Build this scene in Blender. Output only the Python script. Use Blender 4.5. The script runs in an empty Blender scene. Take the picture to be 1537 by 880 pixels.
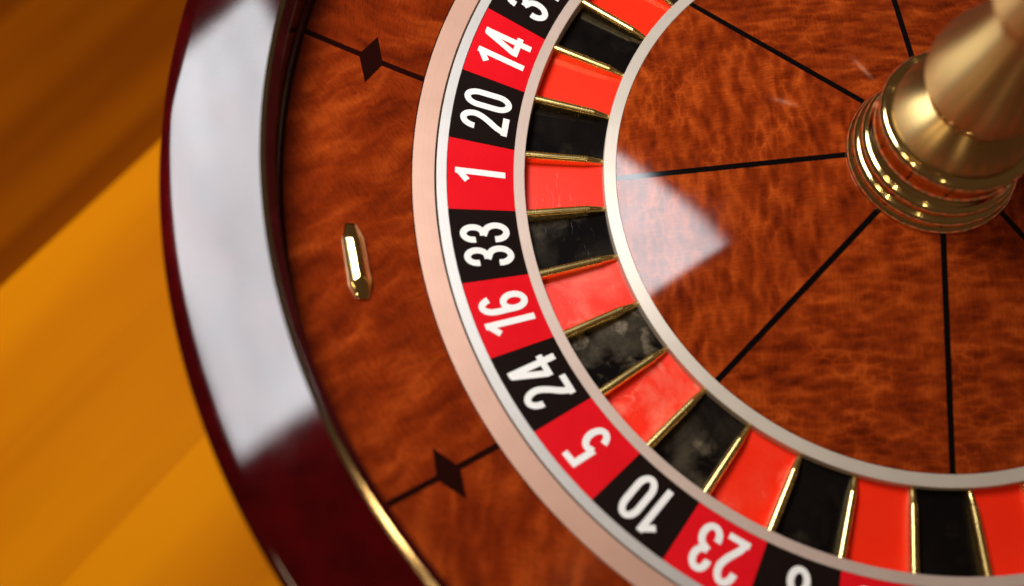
import bpy, math, random
from mathutils import Vector, Matrix

random.seed(7)
S = 0.264                      # metres per drawing unit (unit = outer radius of the number ring)
R = math.radians
scene = bpy.context.scene
COL = scene.collection

# ------------------------------------------------------------------ camera
CD, CEL, CF, CTX, CTY, CROLL = 2.59533, 0.970599, 1716.71, -0.485139, -0.768477, 0.0881574
cpos = Vector((0, -CD * math.cos(CEL), CD * math.sin(CEL)))
w_ = (Vector((CTX, CTY, 0)) - cpos).normalized()
r_ = w_.cross(Vector((0, 0, 1))).normalized()
u_ = r_.cross(w_)
r2 = r_ * math.cos(CROLL) + u_ * math.sin(CROLL)
u2 = -r_ * math.sin(CROLL) + u_ * math.cos(CROLL)
cam_data = bpy.data.cameras.new('camera')
cam = bpy.data.objects.new('camera', cam_data)
COL.objects.link(cam)
m = Matrix((r2, u2, -w_)).transposed().to_4x4()
m.translation = cpos * S
cam.matrix_world = m
cam_data.sensor_width = 36.0
cam_data.lens = CF / 1537 * 36
cam_data.clip_start = 0.02
cam_data.clip_end = 100
cam_data.dof.use_dof = True
cam_data.dof.focus_distance = 2.50 * S
cam_data.dof.aperture_fstop = 2.6
cam_data.dof.aperture_blades = 9
scene.camera = cam

# ------------------------------------------------------------------ world, lamps, exposure
world = bpy.data.worlds.new('World')
scene.world = world
world.use_nodes = True
bg = world.node_tree.nodes['Background']
bg.inputs['Color'].default_value = (1.0, 0.60, 0.34, 1)
bg.inputs['Strength'].default_value = 0.07


def area_lamp(name, loc, normal, xdir, sx, sy, watts, color, shape='RECTANGLE'):
    d = bpy.data.lights.new(name, 'AREA')
    d.shape = shape
    d.size = sx * S
    d.size_y = sy * S
    d.energy = watts
    d.color = color
    o = bpy.data.objects.new(name, d)
    COL.objects.link(o)
    z = Vector(normal).normalized()          # area lamps shine along local -Z
    x = Vector(xdir)
    x = (x - z * x.dot(z)).normalized()
    y = z.cross(x)
    mm = Matrix((x, y, z)).transposed().to_4x4()
    mm.translation = Vector(loc) * S
    o.matrix_world = mm
    return o


# the softbox whose image lies on the rim and on the cone
softbox = area_lamp('softbox_lamp', (-2.337, -0.331, 3.161), (0.395, 0.153, 1), (math.cos(2.792), math.sin(2.792), 0),
          2.513, 1.101, 16.5, (0.94, 0.97, 1.0))
softbox.data.use_nodes = True
_t = softbox.data.node_tree
_em = [n for n in _t.nodes if n.type == 'EMISSION'][0]
_geo = _t.nodes.new('ShaderNodeNewGeometry')
_sep = _t.nodes.new('ShaderNodeSeparateXYZ')
_t.links.new(_geo.outputs['Parametric'], _sep.inputs[0])


def _lm(op, a, b=None, clamp=False):
    nd = _t.nodes.new('ShaderNodeMath')
    nd.operation = op
    nd.use_clamp = clamp
    for k_, v_ in enumerate((a, b)):
        if v_ is None:
            continue
        if isinstance(v_, (int, float)):
            nd.inputs[k_].default_value = v_
        else:
            _t.links.new(v_, nd.inputs[k_])
    return nd.outputs[0]


def _edge(c, wdt):
    return _lm('MULTIPLY', _lm('MULTIPLY', c, 1 / wdt, True), _lm('MULTIPLY', _lm('SUBTRACT', 1.0, c), 1 / wdt, True))


_nz = _t.nodes.new('ShaderNodeTexNoise')
_nz.inputs['Scale'].default_value = 2.6
_nz.inputs['Detail'].default_value = 2.0
_t.links.new(_geo.outputs['Parametric'], _nz.inputs['Vector'])
_e = _lm('MULTIPLY', _edge(_sep.outputs[0], .035), _edge(_sep.outputs[1], .06))
_t.links.new(_lm('MULTIPLY', _e, _lm('ADD', .62, _lm('MULTIPLY', _nz.outputs[0], .90))), _em.inputs['Strength'])
# small warm ceiling downlights: discs on the cone, sparks on the turret, the gleam on the trim ring
for (q, d, hgt, size, wt) in (((-.31, -.07, .04), (-.514, .464, .721), 8, .16, .05), ((-.23, .10, .06), (-.405, .736, .542), 8, .20, .09),
                                                            ((0, -.17, .12), (-.13, -.54, .83), 6, .24, 2.3), ((.05, -.16, .12), (.35, -.47, .81), 6, .22, 1.2),
                              ((-.32, -1.30, .25), (-.264, -.30, .915), 5, .60, 2.0)):
    p = Vector(q) + Vector(d) * (hgt / d[2])
    area_lamp('ceiling_downlight', p, p, (1, 0, 0), size, size, wt, (1.0, .76, .48), 'DISK')

scene.view_settings.view_transform = 'Standard'
scene.view_settings.look = 'None'
scene.view_settings.exposure = 0.0
scene.view_settings.gamma = 1.0
scene.view_settings.use_curve_mapping = False
scene.render.engine = 'CYCLES'
scene.cycles.sample_clamp_indirect = 4.0


# ------------------------------------------------------------------ node helpers
class NT:
    def __init__(self, name):
        self.m = bpy.data.materials.new(name)
        self.m.use_nodes = True
        self.t = self.m.node_tree
        self.b = self.t.nodes['Principled BSDF']

    def n(self, typ, **kw):
        nd = self.t.nodes.new(typ)
        for k, v in kw.items():
            if k in nd.inputs:
                self.set(nd.inputs[k], v)
            else:
                setattr(nd, k, v)
        return nd

    def set(self, sock, v):
        if isinstance(v, bpy.types.NodeSocket):
            self.t.links.new(v, sock)
        else:
            if isinstance(v, tuple) and len(v) == 3 and sock.type == 'RGBA':
                v = v + (1,)
            sock.default_value = v

    def math(self, op, a, b=None, c=None, clamp=False):
        nd = self.t.nodes.new('ShaderNodeMath')
        nd.operation = op
        nd.use_clamp = clamp
        for i, v in enumerate((a, b, c)):
            if v is not None:
                self.set(nd.inputs[i], v)
        return nd.outputs[0]

    def mix(self, f, a, b, blend='MIX'):
        nd = self.t.nodes.new('ShaderNodeMix')
        nd.data_type = 'RGBA'
        nd.blend_type = blend
        nd.clamp_result = False
        self.set(nd.inputs[0], f)
        self.set(nd.inputs[6], a)
        self.set(nd.inputs[7], b)
        return nd.outputs[2]

    def ramp(self, f, stops, interp='LINEAR'):
        nd = self.t.nodes.new('ShaderNodeValToRGB')
        nd.color_ramp.interpolation = interp
        el = nd.color_ramp.elements
        while len(el) < len(stops):
            el.new(0.5)
        for e, (p, c) in zip(el, stops):
            e.position = p
            e.color = tuple(c) + (1,) if len(c) == 3 else c
        self.set(nd.inputs[0], f)
        return nd.outputs[0]

    def noise(self, vec, scale, detail=3, rough=.5, dist=0.0, out='Fac'):
        nd = self.n('ShaderNodeTexNoise', Scale=scale, Detail=detail, Roughness=rough, Distortion=dist)
        self.set(nd.inputs['Vector'], vec)
        return nd.outputs[out]

    def coords(self, rot=0.0, scale=(1, 1, 1), rnd=True):
        tc = self.n('ShaderNodeTexCoord').outputs['Object']
        if rnd:
            oi = self.n('ShaderNodeObjectInfo').outputs['Random']
            off = self.n('ShaderNodeCombineXYZ')
            self.set(off.inputs[0], self.math('MULTIPLY', oi, 7.3))
            self.set(off.inputs[1], self.math('MULTIPLY', oi, 3.1))
            self.set(off.inputs[2], self.math('MULTIPLY', oi, 11.7))
            a = self.n('ShaderNodeVectorMath', operation='ADD')
            self.set(a.inputs[0], tc)
            self.set(a.inputs[1], off.outputs[0])
            tc2 = a.outputs[0]
        else:
            tc2 = tc
        mp = self.n('ShaderNodeMapping')
        mp.inputs['Rotation'].default_value = (0, 0, rot)
        mp.inputs['Scale'].default_value = scale
        self.set(mp.inputs['Vector'], tc2)
        return mp.outputs[0]

    def vadd(self, a, b):
        nd = self.n('ShaderNodeVectorMath', operation='ADD')
        self.set(nd.inputs[0], a)
        self.set(nd.inputs[1], b)
        return nd.outputs[0]

    def vscale(self, a, s):
        nd = self.n('ShaderNodeVectorMath', operation='SCALE')
        self.set(nd.inputs[0], a)
        self.set(nd.inputs['Scale'], s)
        return nd.outputs[0]

    def vmul(self, a, b):
        nd = self.n('ShaderNodeVectorMath', operation='MULTIPLY')
        self.set(nd.inputs[0], a)
        nd.inputs[1].default_value = b
        return nd.outputs[0]

    def p(self, **kw):
        for k, v in kw.items():
            self.set(self.b.inputs[k.replace('_', ' ')], v)
        return self

    def bump(self, h, strength, dist, to='Normal'):
        nd = self.n('ShaderNodeBump', Strength=strength, Distance=dist)
        self.set(nd.inputs['Height'], h)
        self.set(self.b.inputs[to], nd.outputs[0])


def veneer(name, rot, scale=150, stretch=.45, blister=.5, dark=(.092, .0075, .0014), mid=(.215, .0225, .0028), light=(.44, .066, .0075), coat=.055, ior=1.36, relief=.0012, warp=.016):
    """quilted, lacquered veneer: pillowy ripples lying across a fine grain; each sheet has its own figure"""
    t = NT(name)
    base = t.coords(rot=rot)
    wv = t.n('ShaderNodeVectorMath', operation='SUBTRACT')
    t.set(wv.inputs[0], t.noise(base, 38, 3, .55, out='Color'))
    wv.inputs[1].default_value = (.5, .5, .5)
    q = t.vadd(base, t.vscale(wv.outputs[0], warp))
    sq = t.vmul(q, (1, stretch, .4))
    # rounded blisters with thin bright seams between them
    vo = t.n('ShaderNodeTexVoronoi', Scale=float(scale))
    vo.feature = 'SMOOTH_F1'
    t.set(vo.inputs['Smoothness'], .55)
    t.set(vo.inputs['Vector'], sq)
    bl = vo.outputs['Distance']
    ve = t.n('ShaderNodeTexVoronoi', Scale=float(scale))
    ve.feature = 'DISTANCE_TO_EDGE'
    t.set(ve.inputs['Vector'], sq)
    seam = t.math('SUBTRACT', 1.0, t.math('MULTIPLY', ve.outputs['Distance'], 9.0), clamp=True)
    patch = t.math('MULTIPLY', t.math('SUBTRACT', t.noise(base, 30, 3, .5), .44, clamp=True), 5.0, clamp=True)
    seam = t.math('MULTIPLY', seam, patch)
    wave = t.noise(sq, scale * .62, 2, .5, .3)
    cloud = t.noise(base, 20, 4, .6)
    f = t.math('ADD', t.math('MULTIPLY', wave, .72), t.math('MULTIPLY', cloud, .32))
    f = t.math('ADD', f, t.math('MULTIPLY', t.math('SUBTRACT', bl, .35), blister * .35))
    f = t.math('ADD', f, t.math('MULTIPLY', seam, blister * .16))
    col = t.ramp(f, [(.30, dark), (.55, mid), (.84, light)])
    # fine grain and pores running across the ripples
    g = t.noise(t.vmul(q, (.14, 1, .4)), 2100, 2, .6)
    g2 = t.noise(t.vmul(q, (.06, 1, .4)), 900, 2, .6)
    fine = t.math('ADD', t.math('MULTIPLY', g, .6), t.math('MULTIPLY', g2, .5))
    col = t.mix(1.0, col, t.ramp(fine, [(.38, (.70, .66, .62)), (.55, (1, 1, 1)), (.72, (1.2, 1.26, 1.3))]), 'MULTIPLY')
    # the curl of the fibres catches the light like low relief under the lacquer
    hgt = t.math('ADD', t.math('MULTIPLY', wave, .7), t.math('ADD', t.math('MULTIPLY', bl, -.8 * blister), t.math('MULTIPLY', cloud, .8)))
    t.bump(hgt, .6, relief)
    # faint smears and dust that dull the lacquer
    sm = t.noise(base, 34, 4, .6)
    cr = t.math('ADD', coat, t.math('MULTIPLY', t.math('SUBTRACT', sm, .5, clamp=True), .12))
    t.p(Base_Color=col, Roughness=.55, Coat_Weight=t.math('ADD', .82, t.math('MULTIPLY', sm, .32), clamp=True), Coat_Roughness=cr, Coat_IOR=ior)
    t.b.inputs['Specular IOR Level'].default_value = 0
    t.bump(t.noise(base, 160, 2, .5), .003, .0005, 'Coat Normal')
    return t.m


def lacquer(name, base=(.058, .0006, .0014), coat=.05, grain=True):
    t = NT(name)
    c = t.coords(rnd=False)
    n = t.noise(c, 9, 4, .6, .8)
    f = t.noise(t.vmul(c, (1, 1, .2)), 60, 3, .6)
    k = t.math('ADD', t.math('MULTIPLY', n, .7), t.math('MULTIPLY', f, .3))
    b = Vector(base)
    col = t.ramp(k, [(.35, b * .35), (.6, b), (.8, Vector((b.x * 1.6, b.y * 3, b.z * 1.5)))])
    sm = t.noise(c, 14, 5, .65)
    rough = t.math('ADD', coat, t.math('MULTIPLY', t.math('SUBTRACT', sm, .48, clamp=True), .16))
    # small dents and specks of dust
    vo = t.n('ShaderNodeTexVoronoi', Scale=95.0)
    t.set(vo.inputs['Vector'], t.vadd(c, t.vscale(t.noise(c, 40, 2, out='Color'), .03)))
    speck = t.math('LESS_THAN', vo.outputs['Distance'], t.math('MULTIPLY', t.math('SUBTRACT', t.noise(c, 17, 2), .52, clamp=True), .9))
    rough = t.math('ADD', rough, t.math('MULTIPLY', speck, .22))
    t.p(Base_Color=col, Roughness=.5, Coat_Weight=t.math('ADD', .84, t.math('MULTIPLY', t.noise(c, 7, 4, .6), .30), clamp=True), Coat_Roughness=rough, Coat_IOR=1.335)
    t.b.inputs['Specular IOR Level'].default_value = 0
    t.bump(t.noise(c, 30, 2, .5), .03, .001, 'Coat Normal')
    return t.m


def metal(name, col, rough, aniso=0.0, wear=.06, bumpy=0.0, metallic=1.0):
    t = NT(name)
    c = t.coords(rnd=False)
    n = t.noise(c, 60, 4, .6)
    ln = t.n('ShaderNodeVectorMath', operation='LENGTH')
    t.set(ln.inputs[0], t.vmul(c, (1, 1, 1)))
    turn = t.n('ShaderNodeTexNoise', noise_dimensions='1D', Detail=3.0, Roughness=.7, Scale=1500.0)
    t.set(turn.inputs['W'], ln.outputs['Value'])
    smear = t.noise(c, 25, 4, .65)
    n = t.math('ADD', t.math('MULTIPLY', n, .35), t.math('ADD', t.math('MULTIPLY', turn.outputs[0], .4), t.math('MULTIPLY', smear, .25)))
    col2 = t.mix(n, tuple(v * .70 for v in col), tuple(min(1, v * 1.22) for v in col))
    r = t.math('ADD', rough, t.math('MULTIPLY', t.math('SUBTRACT', n, .5), wear))
    t.p(Base_Color=col2, Metallic=metallic, Roughness=r)
    if aniso:
        tg = t.n('ShaderNodeTangent', direction_type='RADIAL', axis='Z')
        t.p(Anisotropic=aniso, Tangent=tg.outputs[0])      # turned on a lathe: the sheen spreads across the grooves
        t.b.inputs['Anisotropic Rotation'].default_value = .25
    if bumpy:
        t.bump(t.noise(c, 700, 3, .6), bumpy, .0003)
    return t.m


def painted(name, col, rough=.38, spec=.5, coat=0.0):
    t = NT(name)
    c = t.coords()
    n = t.noise(c, 900, 2, .6)
    n2 = t.noise(c, 45, 4, .6)
    k = t.math('ADD', t.math('MULTIPLY', n, .5), t.math('MULTIPLY', n2, .5))
    col2 = t.mix(k, tuple(v * .82 for v in col), tuple(v * 1.16 for v in col))
    t.p(Base_Color=col2, Roughness=t.math('ADD', rough - .05, t.math('MULTIPLY', n2, .1)), Coat_Weight=coat, Coat_Roughness=.05, Coat_IOR=1.33)
    t.b.inputs['Specular IOR Level'].default_value = spec
    return t.m


def pocket_mat(name, col, worn, rough=.25, spec=.4):
    """glossy pocket floor with scuffs, ball marks and dust; the amount is each pocket's own 'dirt'"""
    t = NT(name)
    c = t.coords()
    at = t.n('ShaderNodeAttribute', attribute_type='OBJECT', attribute_name='dirt')
    d = at.outputs['Fac']
    film = t.noise(c, 34, 4, .55, .5)
    film = t.math('MULTIPLY', t.math('SUBTRACT', film, .42, clamp=True), 2.6, clamp=True)
    sx = t.n('ShaderNodeSeparateXYZ', Vector=t.n('ShaderNodeTexCoord').outputs['Object']).outputs[0]
    film = t.math('MULTIPLY', film, t.math('ADD', .45, t.math('MULTIPLY', t.math('SUBTRACT', sx, .176), 22.0)), clamp=True)   # dust gathers at the outer end
    fine = t.noise(c, 420, 3, .65)
    blot = t.noise(c, 58, 3, .5, .4)
    blot = t.math('MULTIPLY', t.math('SUBTRACT', blot, .60, clamp=True), 9.0, clamp=True)
    blot = t.math('MULTIPLY', blot, t.math('ADD', .3, fine))
    sc = t.noise(t.vmul(t.vadd(c, t.vscale(t.noise(c, 60, 2, out='Color'), .01)), (1, .05, .3)), 1300, 2, .5)
    sc = t.math('MULTIPLY', t.math('SUBTRACT', sc, .68, clamp=True), 5.0, clamp=True)
    # round smears left by the ball
    vo = t.n('ShaderNodeTexVoronoi', Scale=48.0)
    t.set(vo.inputs['Vector'], t.vadd(c, t.vscale(t.noise(c, 110, 3, .6, out='Color'), .007)))
    disc = t.math('MULTIPLY', t.math('SUBTRACT', .30, vo.outputs['Distance'], clamp=True), 9.0, clamp=True)
    disc = t.math('MULTIPLY', disc, t.math('GREATER_THAN', t.n('ShaderNodeSeparateColor', Color=vo.outputs['Color']).outputs[0], .62))
    disc = t.math('MULTIPLY', disc, t.math('MULTIPLY', t.math('SUBTRACT', t.noise(c, 170, 3, .6, .8), .35, clamp=True), 2.6, clamp=True))
    k = t.math('ADD', t.math('MULTIPLY', film, .34), t.math('MULTIPLY', blot, .28))
    k = t.math('ADD', k, t.math('MULTIPLY', disc, .55))
    k = t.math('ADD', k, t.math('MULTIPLY', sc, .22))
    k = t.math('MULTIPLY', t.math('MULTIPLY', k, d), t.math('ADD', .35, t.math('MULTIPLY', fine, 1.3)), clamp=True)
    t.p(Base_Color=t.mix(k, col, worn),
        Roughness=t.math('ADD', rough, t.math('MULTIPLY', k, .35)))
    t.b.inputs['Specular IOR Level'].default_value = spec
    t.bump(t.math('ADD', film, sc), .12, .0005)
    return t.m


MAT = {
    'rim': lacquer('rim_lacquer'),
    'track': lacquer('track_lacquer', (.05, .004, .004), .09),
    'shell': lacquer('shell_lacquer', (.03, .004, .003), .2),
    'apron': veneer('apron_veneer', R(62), scale=150, stretch=.27, blister=.35, coat=.10, relief=.0020),
    'cone': veneer('cone_veneer', R(-24), scale=230, stretch=.40, blister=.8, coat=.045, ior=1.31, relief=.0016, warp=.0065, dark=(.105, .010, .0018), mid=(.225, .0255, .003)),
    'cone_match': veneer('cone_veneer_match', R(20), scale=215, stretch=.38, blister=.8, coat=.045, ior=1.31, relief=.0016, warp=.0065, dark=(.105, .010, .0018), mid=(.225, .0255, .003)),
    'inlay': painted('black_inlay', (.003, .002, .002), .5, 0, 1.0),
    'inlay_brown': painted('brown_inlay', (.014, .002, .0015), .5, 0, 1.0),
    'silver': metal('brushed_aluminium', (.57, .53, .49), .48, .4, metallic=.3),
    'pale': metal('pale_pink_alloy', (.70, .53, .44), .48, .4, metallic=.35),
    'inner': metal('brushed_inner_ring', (.67, .58, .48), .42, .5, metallic=.25),
    'peach': metal('satin_copper_alloy', (.62, .355, .255), .48, .4, metallic=.3),
    'brass': metal('polished_brass', (.86, .62, .26), .10),
    'fret': metal('fret_brass', (.84, .61, .23), .25, wear=.2, bumpy=.10),
    'satin': metal('satin_brass', (.74, .51, .20), .38, .97),
    'trim': metal('trim_brass', (.40, .29, .15), .12, bumpy=.06),
    'red': painted('red_number_ground', (.76, .001, .008), .42, .3),
    'black': painted('black_number_ground', (.008, .003, .002), .42, .15),
    'cream': painted('cream_numeral', (.91, .88, .83), .5, .3),
    'pocket_red': pocket_mat('red_pocket', (.95, .024, .005), (.95, .42, .24)),
    'pocket_black': pocket_mat('black_pocket', (.004, .003, .003), (.33, .255, .16), .14, .12),
    'under': painted('dark_underside', (.01, .006, .004), .6),
}


# ------------------------------------------------------------------ mesh helpers
def mesh_from(name, verts, faces, smooth=True, auto=35):
    me = bpy.data.meshes.new(name)
    me.from_pydata([(x * S, y * S, z * S) for x, y, z in verts], [], faces)
    me.update()
    if smooth:
        me.polygons.foreach_set('use_smooth', [True] * len(me.polygons))
        if auto:
            me.set_sharp_from_angle(angle=R(auto))
    return me


def obj(name, me, mat, parent=None, rotz=0.0):
    o = bpy.data.objects.new(name, me)
    COL.objects.link(o)
    if mat is not None and not me.materials:
        me.materials.append(mat)
    o.parent = parent
    o.rotation_euler = (0, 0, rotz)
    return o


def empty(name, label, cat, loc=(0, 0, 0)):
    o = bpy.data.objects.new(name, None)
    COL.objects.link(o)
    o.location = loc
    o.empty_display_size = .05
    o['label'] = label
    o['category'] = cat
    return o


def lathe(name, prof, segs=288, closed=True, auto=35):
    """full turn of a profile; closed joins last point to first"""
    v, f = [], []
    n = len(prof)
    for i in range(segs):
        a = 2 * math.pi * i / segs
        c, s = math.cos(a), math.sin(a)
        v += [(r * c, r * s, h) for r, h in prof]
    m_ = n if closed else n - 1
    for i in range(segs):
        j = (i + 1) % segs
        for k in range(m_):
            l = (k + 1) % n
            f.append((i * n + k, j * n + k, j * n + l, i * n + l))
    me = mesh_from(name, v, f, auto=auto)
    import bmesh
    bm = bmesh.new()
    bm.from_mesh(me)
    bmesh.ops.remove_doubles(bm, verts=bm.verts, dist=1e-7)
    bmesh.ops.recalc_face_normals(bm, faces=bm.faces)
    bm.to_mesh(me)
    bm.free()
    return me


def arc(cx, cy, r, a0, a1, n=6):
    return [(cx + r * math.cos(R(a0 + (a1 - a0) * i / n)), cy + r * math.sin(R(a0 + (a1 - a0) * i / n))) for i in range(n + 1)]


def sector(name, prof, half, gap=0.0, thick=.012, nseg=10):
    """solid sector centred on angle 0, with straight edges set back from the radial joint by gap"""
    v, f = [], []
    n = len(prof)
    for lay in (0, 1):
        for r, h in prof:
            lim = half - math.asin(min(1, gap / r))
            for i in range(nseg + 1):
                a = -lim + 2 * lim * i / nseg
                v.append((r * math.cos(a), r * math.sin(a), h - lay * thick))
    W = nseg + 1
    B = n * W
    for k in range(n - 1):
        for i in range(nseg):
            a, b, c, d = k * W + i, k * W + i + 1, (k + 1) * W + i + 1, (k + 1) * W + i
            f.append((a, d, c, b))
            f.append((B + a, B + b, B + c, B + d))
    for i in range(nseg):
        f.append((i, i + 1, B + i + 1, B + i))
        t = (n - 1) * W
        f.append((t + i + 1, t + i, B + t + i, B + t + i + 1))
    for k in range(n - 1):
        a, b = k * W, (k + 1) * W
        f.append((b, a, B + a, B + b))
        a, b = k * W + nseg, (k + 1) * W + nseg
        f.append((a, b, B + b, B + a))
    me = mesh_from(name, v, f, auto=30)
    import bmesh
    bm = bmesh.new()
    bm.from_mesh(me)
    bmesh.ops.recalc_face_normals(bm, faces=bm.faces)
    bm.to_mesh(me)
    bm.free()
    return me


def strip(name, prof, half_w, thick=.01):
    """narrow radial bar following a profile along +X"""
    v, f = [], []
    for r, h in prof:
        v += [(r, -half_w, h), (r, half_w, h), (r, half_w, h - thick), (r, -half_w, h - thick)]
    n = len(prof)
    for k in range(n - 1):
        for i in range(4):
            j = (i + 1) % 4
            f.append((k * 4 + i, k * 4 + j, k * 4 + 4 + j, k * 4 + 4 + i))
    f.append((3, 2, 1, 0))
    t = (n - 1) * 4
    f.append((t, t + 1, t + 2, t + 3))
    me = mesh_from(name, v, f, smooth=False)
    import bmesh
    bm = bmesh.new()
    bm.from_mesh(me)
    bmesh.ops.recalc_face_normals(bm, faces=bm.faces)
    bm.to_mesh(me)
    bm.free()
    return me


# ------------------------------------------------------------------ the setting: table top and the floor beyond its edge
TZ = -1.3
TX = -2.04


def wood(name, dark, mid, light, coat):
    t = NT(name)
    c = t.coords()
    g = t.noise(t.vmul(c, (1, .10, 1)), 9, 2, .5, .2)
    g2 = t.noise(t.vmul(c, (1, .03, 1)), 130, 3, .6)
    k = t.math('ADD', t.math('MULTIPLY', g, .95), t.math('MULTIPLY', g2, .05))
    col = t.ramp(k, [(.34, dark), (.52, mid), (.68, light)])
    oi = t.n('ShaderNodeObjectInfo').outputs['Random']
    col = t.mix(1.0, col, t.ramp(oi, [(0, (.80, .74, .7)), (1, (1.06, 1.10, 1.1))]), 'MULTIPLY')
    t.p(Base_Color=col, Roughness=.6, Coat_Weight=coat, Coat_Roughness=.3, Coat_IOR=1.3)
    t.b.inputs['Specular IOR Level'].default_value = .03
    return t.m


table_mat = wood('orange_table_wood', (.46, .118, .0), (.58, .168, .0), (.68, .215, .0), .0)
floor_mat = wood('brown_floor_wood', (.36, .075, .001), (.46, .10, .001), (.54, .125, .001), .0)


def box_mesh(name, x0, x1, y0, y1, z0, z1, bev=.006):
    import bmesh
    bm = bmesh.new()
    bmesh.ops.create_cube(bm, size=1)
    for v in bm.verts:
        v.co = Vector(((x0 + x1) / 2 + v.co.x * (x1 - x0), (y0 + y1) / 2 + v.co.y * (y1 - y0), (z0 + z1) / 2 + v.co.z * (z1 - z0))) * S
    bmesh.ops.bevel(bm, geom=bm.edges[:], offset=bev * S, segments=2, affect='EDGES')
    me = bpy.data.meshes.new(name)
    bm.to_mesh(me)
    bm.free()
    return me


table = empty('wooden_table', 'orange varnished plank table the roulette wheel stands on', 'table', (0, 0, (TZ - .12) * S))
PW = .42
plank_me = box_mesh('plank', 0.0, PW, -3.2, 2.6, 0, .12, .0006)
for i in range(10):
    o = obj('plank', plank_me, table_mat, table)
    o.location = ((TX + PW * i) * S, 0, 0)
leg_me = box_mesh('table_leg', -.15, .15, -.15, .15, -2.69, -.001, .02)
for lx in (.3, 3.9):
    for ly in (-2.9, 2.3):
        o = obj('leg', leg_me, table_mat, table)
        o.location = ((TX + lx) * S, ly * S, 0)

FZ = TZ - .12 - 2.69
floor = obj('floor', box_mesh('floor', -14, 10, -10, 12, FZ - .25, FZ - .1), MAT['under'])
floor['kind'] = 'structure'
BW = .6
board_me = box_mesh('floorboard', .0005, BW - .0005, -10, 12, -.1, 0, .003)
for i in range(36):
    o = obj('floorboard', board_me, floor_mat, floor)
    o.location = ((-13.5 + BW * i) * S, 0, FZ * S)

# ------------------------------------------------------------------ the bowl (the still part of the wheel)
bowl = empty('roulette_bowl', 'dark red lacquered round bowl with glossy rim and quilted veneer apron', 'roulette bowl', (0, 0, TZ * S))
B0 = -TZ      # children are drawn in wheel height; the empty sits at the base


def bpart(name, me, mat, rot=0.0):
    o = obj(name, me, mat, bowl, rot)
    o.location = (0, 0, B0 * S)
    return o


rim_prof = [(1.3446, .2505)] + [(1.40, .2507), (1.45, .2507), (1.50, .2503)] + arc(1.513, .232, .0182, 90, 0, 7) + \
           [(1.5325, .20), (1.531, .12), (1.52, .06), (1.36, .06), (1.3446, .12)]
bpart('rim', lathe('rim', rim_prof, 384), MAT['rim'])
trim_prof = [(1.3442, .2516), (1.3442, .21), (1.334, .21), (1.3338, .2536), (1.3344, .2538), (1.3436, .2518)]
bpart('trim_ring', lathe('trim_ring', trim_prof, 384, auto=12), MAT['trim'])
lip_prof = [(1.333, .2505), (1.3310, .2498), (1.3190, .2385), (1.3182, .2360), (1.3215, .185), (1.327, .15), (1.340, .15), (1.340, .208), (1.333, .208)]
bpart('lip', lathe('lip', lip_prof, 384, auto=20), MAT['track'])
track_prof = [(1.3275, .149), (1.334, .135), (1.3345, .124), (1.329, .116), (1.322, .1145), (1.322, .09), (1.343, .09), (1.343, .149)]
bpart('ball_track', lathe('ball_track', track_prof, 384), MAT['track'])

AP = [(1.0742 + (1.3215 - 1.0742) * i / 12, .0125 + .102 * (i / 12) ** 1.08) for i in range(13)]


def apron_h(r):
    tt = max(0, (r - 1.0742) / (1.3215 - 1.0742))
    return .0125 + .102 * tt ** 1.08


apron_me = sector('apron_panel', AP, R(22.5), .0065, .02, 24)
line_me = strip('inlay_line', AP, .0064, .018)
dm_v = [(1.2115, .002), (1.185, .060), (1.161, .002), (1.185, -.055)]
dv = [(x, y, apron_h(math.hypot(x, y)) + .0014) for x, y in dm_v]
dv += [(x, y, z - .0034) for x, y, z in dv]
diamond_me = mesh_from('inlay_diamond', dv, [(0, 1, 2, 3), (7, 6, 5, 4), (0, 4, 5, 1), (1, 5, 6, 2), (2, 6, 7, 3), (3, 7, 4, 0)], smooth=False)
A_LINE = 208.55
for k in range(8):
    bpart('apron_panel', apron_me, MAT['apron'], R(A_LINE + 22.5 + 45 * k))
    bpart('inlay_line', line_me, MAT['inlay_brown'], R(A_LINE + 45 * k))
    bpart('inlay_diamond', diamond_me, MAT['inlay_brown'], R(A_LINE + 45 * k))


def deflector_mesh():
    """long faceted boat-shaped stud: hexagonal foot, narrower flat crest"""
    L, Wd, H = .0835, .0225, .0200
    foot = [(-L, .0115), (-L * .58, Wd), (L * .58, Wd), (L, .0115), (L, -.0115), (L * .58, -Wd), (-L * .58, -Wd), (-L, -.0115)]
    v = [(a, b, -.012) for a, b in foot] + [(a, b, .0100 if abs(a) < L * .9 else .0060) for a, b in foot]
    crest = [(-L * .88, .0030), (-L * .50, .0042), (L * .50, .0042), (L * .88, .0030), (L * .88, -.0030), (L * .50, -.0042), (-L * .50, -.0042), (-L * .88, -.0030)]
    hz = [.010, H, H, .010, .010, H, H, .010]
    v += [(a, b, z) for (a, b), z in zip(crest, hz)]
    f = []
    for lay in (0, 1):
        for i in range(8):
            j = (i + 1) % 8
            f.append((lay * 8 + i, lay * 8 + j, lay * 8 + 8 + j, lay * 8 + 8 + i))
    f += [(16, 17, 22, 23), (17, 18, 21, 22), (18, 19, 20, 21), (7, 6, 5, 4, 3, 2, 1, 0)]
    import bmesh
    me = mesh_from('deflector', v, f)
    bm = bmesh.new()
    bm.from_mesh(me)
    bmesh.ops.recalc_face_normals(bm, faces=bm.faces)
    bmesh.ops.bevel(bm, geom=bm.edges[:], offset=.0030 * S, segments=4, affect='EDGES', profile=.5)
    bm.to_mesh(me)
    bm.free()
    me.polygons.foreach_set('use_smooth', [True] * len(me.polygons))
    return me


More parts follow.
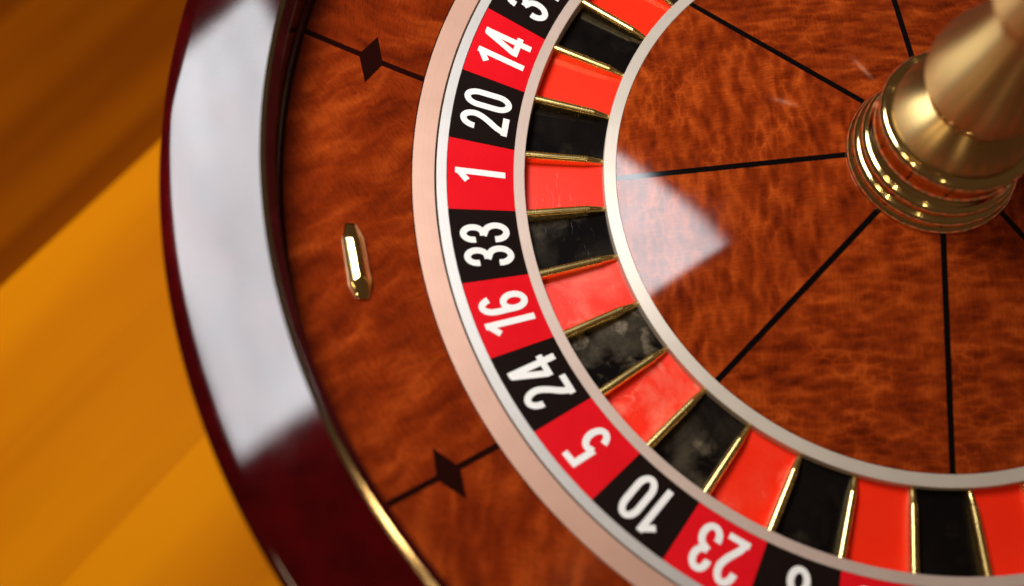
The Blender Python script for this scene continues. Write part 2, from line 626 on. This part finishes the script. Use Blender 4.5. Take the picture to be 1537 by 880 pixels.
defl_me = deflector_mesh()
slope = math.atan2(.102, 1.3215 - 1.0742)
for k in range(8):
    a = R(231.35 + 45 * k)
    rr = 1.198
    o = bpart('deflector', defl_me, MAT['brass'])
    # local X lies along the apron: tangential or, on every second one, radial
    rad = Vector((math.cos(a), math.sin(a), 0))
    tan = Vector((-math.sin(a), math.cos(a), 0))
    up = (Vector((0, 0, 1)) * math.cos(slope) - rad * math.sin(slope)).normalized()
    x = tan if k % 2 == 0 else (rad * math.cos(slope) + Vector((0, 0, 1)) * math.sin(slope))
    y = up.cross(x)
    mm = Matrix((x, y, up)).transposed().to_4x4()
    mm.translation = (rad * rr + Vector((0, 0, apron_h(rr) + .001 + B0))) * S
    o.matrix_local = mm

collar_prof = [(1.0258, .0040), (1.0266, .0050), (1.0714, .0106), (1.0722, .0100), (1.0722, -.05), (1.0258, -.05)]
bpart('collar_ring', lathe('collar_ring', collar_prof, 384, auto=8), MAT['peach'])
shell_prof = [(1.345, .085), (1.345, .05), (1.52, .055), (1.515, .0), (1.47, -.16), (1.36, -.38), (1.18, -.62), (.98, -.80), (.92, -.95), (.98, -1.2),
              (1.02, -1.298), (.2, -1.298), (.2, -.5), (1.06, -.42), (1.073, -.055), (1.073, -.02), (1.32, .07)]
bpart('shell', lathe('shell', shell_prof, 256, auto=40), MAT['shell'])

# ------------------------------------------------------------------ the rotor (the spinning head)
rotor = empty('roulette_rotor', 'spinning wheel head with red and black numbered pockets and veneered cone', 'roulette wheel', (0, 0, -.45 * S))


def rpart(name, me, mat, rot=0.0, parent=None):
    o = obj(name, me, mat, rotor if parent is None else parent, rot)
    if parent is None:
        o.location = (0, 0, .45 * S)
    return o


NUM = [14, 20, 1, 33, 16, 24, 5, 10, 23, 8, 30, 11, 36, 13, 27, 6, 34, 17, 25, 2, 21, 4, 19, 15, 32, 0, 26, 3, 35, 12, 28, 7, 29, 18, 22, 9, 31]
REDS = {1, 3, 5, 7, 9, 12, 14, 16, 18, 19, 21, 23, 25, 27, 30, 32, 34, 36}
PH = 195.95
D = 360 / 37

pan_prof = [(1.018, -.03), (.86, -.075), (.84, -.105), (.65, -.11), (.62, -.075), (.15, .05), (.15, -.3), (.3, -.40), (.95, -.3), (1.018, -.06)]
rpart('pan', lathe('pan', pan_prof, 192), MAT['under'])
rpart('outer_ring', lathe('outer_ring', [(1.0006, .0016), (1.0012, .0022), (1.0215, .0034), (1.0222, .0028), (1.0228, -.029), (1.0006, -.029)], 384, auto=8), MAT['silver'])
sep = [(.8590, -.0352), (.8584, -.0342), (.8362, -.0378), (.8352, -.0388), (.8352, -.098), (.8590, -.060)]
rpart('separator_ring', lathe('separator_ring', sep, 384, auto=8), MAT['pale'])
inn = [(.6384, -.0410), (.6392, -.0398), (.6640, -.0425), (.6652, -.0440), (.6652, -.104), (.6384, -.07)]
rpart('inner_ring', lathe('inner_ring', inn, 384, auto=8), MAT['inner'])


def num_h(r):
    return -.036 + (r - .859) / .141 * .036


# --- numerals drawn as strokes of a bold narrow grotesque
def ell(cx, cy, rx, ry, a0, a1, n=18):
    return [(cx + rx * math.cos(R(a0 + (a1 - a0) * i / n)), cy + ry * math.sin(R(a0 + (a1 - a0) * i / n))) for i in range(n + 1)]


def bez(p0, p1, p2, n=8):
    return [((1 - t) ** 2 * p0[0] + 2 * t * (1 - t) * p1[0] + t * t * p2[0], (1 - t) ** 2 * p0[1] + 2 * t * (1 - t) * p1[1] + t * t * p2[1])
            for t in [i / n for i in range(n + 1)]]


SIX = [ell(.215, .285, .142, .212, 0, 360, 32), [(.0735, .30), (.0735, .62)] + ell(.215, .66, .1415, .267, 175, 22, 14)]
GL = {
    '0': (.43, [ell(.215, .69, .142, .237, 0, 180, 16) + ell(.215, .31, .142, .237, 180, 360, 16) + [(.357, .69)]]),
    '1': (.36, [[(.255, 0), (.255, 1.0)], [(.275, .955), (.055, .760)]]),
    '2': (.43, [ell(.212, .70, .142, .227, 185, -12, 18) + bez((.345, .63), (.31, .50), (.20, .33), 6)[1:] + bez((.20, .33), (.105, .19), (.09, .03), 6)[1:],
                [(.012, .072), (.42, .072)]]),
    '3': (.43, [ell(.205, .735, .135, .193, 190, -88, 20) + [(.15, .540)], [(.15, .539)] + ell(.205, .285, .148, .212, 80, -190, 22)]),
    '4': (.45, [[(.315, 0), (.315, 1.0)], [(.0, .275), (.45, .275)], [(.285, .965), (.055, .285)]]),
    '5': (.43, [[(.09, .928), (.39, .928)], [(.128, .99), (.085, .475)], [(.088, .50)] + ell(.21, .30, .146, .230, 118, -165, 24)]),
    '6': (.43, SIX),
    '7': (.42, [[(.02, .928), (.41, .928)], [(.365, .90)] + bez((.345, .83), (.17, .48), (.15, 0), 10)]),
    '8': (.43, [ell(.215, .742, .122, .186, 0, 360, 32), ell(.215, .288, .145, .215, 0, 360, 32)]),
    '9': (.43, [[(.43 - x, 1 - y) for x, y in s] for s in SIX]),
}
SW = .0645
HD = .1065
RB = .8765
_glyph_cache = {}


def glyph_mesh(ch, xoff):
    key = (ch, round(xoff, 4))
    if key in _glyph_cache:
        return _glyph_cache[key]
    v, f = [], []
    for si, pts in enumerate(GL[ch][1]):
        closed = math.hypot(pts[0][0] - pts[-1][0], pts[0][1] - pts[-1][1]) < 1e-4
        if closed:
            pts = pts[:-1]
        n = len(pts)
        b = len(v)
        for i in range(n):
            p0 = pts[i - 1] if (i > 0 or closed) else pts[i]
            p1 = pts[(i + 1) % n] if (i < n - 1 or closed) else pts[i]
            d0 = Vector((pts[i][0] - p0[0], pts[i][1] - p0[1]))
            d1 = Vector((p1[0] - pts[i][0], p1[1] - pts[i][1]))
            t = ((d0.normalized() if d0.length else d1.normalized()) + (d1.normalized() if d1.length else d0.normalized())).normalized()
            nx, ny = -t.y * SW, t.x * SW
            for sg in (1, -1):
                gx, gy = pts[i][0] + sg * nx, pts[i][1] + sg * ny
                gy = min(1.0, max(0.0, gy))
                x = RB + gy * HD
                y = -(gx * HD + xoff)
                v.append((x, y, num_h(math.hypot(x, y)) + .0009 + si * .00025))
        for i in range(n if closed else n - 1):
            j = (i + 1) % n
            f.append((b + 2 * i, b + 2 * i + 1, b + 2 * j + 1, b + 2 * j))
    me = mesh_from('digit_' + ch, v, f, smooth=False)
    import bmesh
    bm = bmesh.new()
    bm.from_mesh(me)
    for fc in bm.faces:
        fc.normal_update()
        if fc.normal.z < 0:
            fc.normal_flip()
    bm.to_mesh(me)
    bm.free()
    _glyph_cache[key] = me
    return me


panel_prof = [(.8595, num_h(.8595)), (.93, num_h(.93)), (.9998, num_h(.9998))]
panel_me = {c: sector('number_panel', panel_prof, R(D / 2), .0002, .01, 6) for c in ('red', 'black', 'green')}
MAT['green'] = painted('green_number_ground', (.01, .16, .04))
MAT['pocket_green'] = pocket_mat('green_pocket', (.01, .2, .05), (.5, .6, .5))
# pocket floors
pk_prof = [(.6655, -.0660), (.70, -.0685), (.76, -.0720), (.82, -.0745), (.835, -.0750)]
pocket_me = {c: sector('pocket', pk_prof, R(D / 2), .0003, .02, 4) for c in ('red', 'black', 'green')}
DIRT = {33: .32, 16: 1.0, 24: 1.35, 5: 1.7, 10: .50, 23: .35, 8: .10, 30: .04, 11: .03, 36: .03, 1: .03, 20: .06, 14: .02, 31: .06, 9: .02}
for k, num in enumerate(NUM):
    c = 'green' if num == 0 else ('red' if num in REDS else 'black')
    a = R(PH + D * (k + .5))
    pn = rpart('number_panel', panel_me[c], MAT[c], a)
    s = str(num)
    ws = [GL[ch][0] * HD for ch in s]
    gap = .0072
    tot = sum(ws) + gap * (len(s) - 1)
    x = -tot / 2
    for ch, wd in zip(s, ws):
        rpart('digit', glyph_mesh(ch, x), MAT['cream'], 0, pn)
        x += wd + gap
    pk = rpart('pocket', pocket_me[c], MAT['pocket_' + c], a)
    pk['dirt'] = DIRT.get(num, .2)


def fret_mesh():
    """round-topped brass bar with a bevelled, pencil-like inner tip"""
    st = [(.8352, .0100, -.0440), (.80, .0099, -.0445), (.745, .0096, -.0451), (.7005, .0094, -.0456), (.6990, .0084, -.0464),
          (.682, .0072, -.0500), (.6655, .0058, -.0540)]
    v, f = [], []
    cs = [(-1, None)] + [(-math.cos(R(t)), math.sin(R(t)) - 1) for t in (0, 20, 40, 58, 74, 90, 106, 122, 140, 160, 180)] + [(1, None)]
    for r, hw, h in st:
        for a, b in cs:
            v.append((r, a * hw, -.10 if b is None else h + b * hw * 1.05))
    n = len(cs)
    for k in range(len(st) - 1):
        for i in range(n - 1):
            f.append((k * n + i, k * n + i + 1, (k + 1) * n + i + 1, (k + 1) * n + i))
    f.append(tuple(range(n)))
    f.append(tuple((len(st) - 1) * n + i for i in reversed(range(n))))
    me = mesh_from('fret', v, f)
    import bmesh
    bm = bmesh.new()
    bm.from_mesh(me)
    bmesh.ops.recalc_face_normals(bm, faces=bm.faces)
    bm.to_mesh(me)
    bm.free()
    me.set_sharp_from_angle(angle=R(24))
    return me


fret_me = fret_mesh()
for k in range(37):
    rpart('fret', fret_me, MAT['fret'], R(PH + D * k))

CONE = [(.6380 - (.6380 - .168) * i / 14, -.0405 + .122 * i / 14) for i in range(15)]
cone_me = [sector('cone_panel', CONE, R(22.5), .0064, .02, 24) for _ in range(2)]
cline_me = strip('inlay_line', CONE, .0063, .018)
C_LINE = 174.6
for k in range(8):
    rpart('cone_panel', cone_me[k % 2], MAT['cone_match' if k % 2 else 'cone'], R(C_LINE + 22.5 + 45 * k))
    rpart('inlay_line', cline_me, MAT['inlay'], R(C_LINE + 45 * k))

# --- turret
turret = empty('turret', '', '')
del turret['label']
del turret['category']
turret.parent = rotor
turret.location = (0, 0, .45 * S)


def tpart(name, prof, mat, segs=128, auto=50):
    o = obj(name, lathe(name, prof, segs, closed=True, auto=auto), mat, turret)
    return o


base_prof = [(.10, .068), (.174, .072), (.1775, .0755), (.1790, .0815), (.1780, .0880), (.1745, .0925), (.1715, .0950), (.1722, .0985)] + \
    arc(.1570, .1030, .0160, -10, 76, 11)[1:] + [(.1598, .1210), (.1580, .1235), (.1600, .1270), (.1640, .1290)] + arc(.1500, .1350, .0150, -12, 78, 11) + \
    [(.1520, .1515), (.1508, .1545), (.1560, .1580), (.1530, .1625), (.1490, .1670), (.1460, .1730), (.1448, .1810), (.1455, .1900), (.1480, .1980), (.1530, .2050), (.1540, .2085), (.1525, .2110), (.1535, .2150)] + \
    arc(.1435, .2260, .0160, -38, 84, 13) + [(.1425, .2425), (.1385, .2440), (.1372, .2400), (.10, .2395)]
tpart('base_moulding', base_prof, MAT['brass'])
dome_prof = [(.08, .2405), (.1350, .2410), (.1358, .2500), (.1340, .2630), (.1285, .2770), (.1195, .2900), (.1085, .3010), (.0985, .3090), (.0935, .3140), (.08, .3140)]
tpart('dome', dome_prof, MAT['satin'])
waist_prof = [(.06, .3145), (.0940, .3145)] + arc(.0910, .3210, .0060, -60, 60, 6) + [(.0885, .3290), (.0890, .3350), (.0960, .3405), (.06, .3405)]
tpart('waist_ring', waist_prof, MAT['brass'])
bulb_prof = [(.05, .3410), (.0980, .3410), (.1070, .3460), (.1140, .3540), (.1190, .3650), (.1218, .3780), (.1228, .3920), (.1220, .4080), (.1192, .4240), (.1137, .4430), (.1040, .4680),
             (.0925, .4950), (.0820, .5220), (.0745, .5460), (.0708, .5640), (.0700, .5740), (.05, .5740)]
tpart('bulb', bulb_prof, MAT['satin'])
neck_prof = [(.05, .5745), (.0725, .5745)] + arc(.0705, .5800, .0050, -60, 60, 6) + [(.0725, .5860), (.0800, .5910), (.0900, .5950), (.0935, .5990), (.05, .5990)]
tpart('neck_ring', neck_prof, MAT['brass'])
column_prof = [(.03, .5995), (.0935, .5995), (.0985, .6080), (.1005, .6220), (.0985, .6500), (.090, .70), (.078, .75), (.066, .80), (.060, .85), (.066, .875), (.07, .89), (.06, .905), (.03, .905)]
tpart('column', column_prof, MAT['satin'])
fin_prof = [(.001, .9055), (.045, .9055)] + arc(.0, .955, .062, -50, 88, 10)
tpart('finial', fin_prof, MAT['brass'])
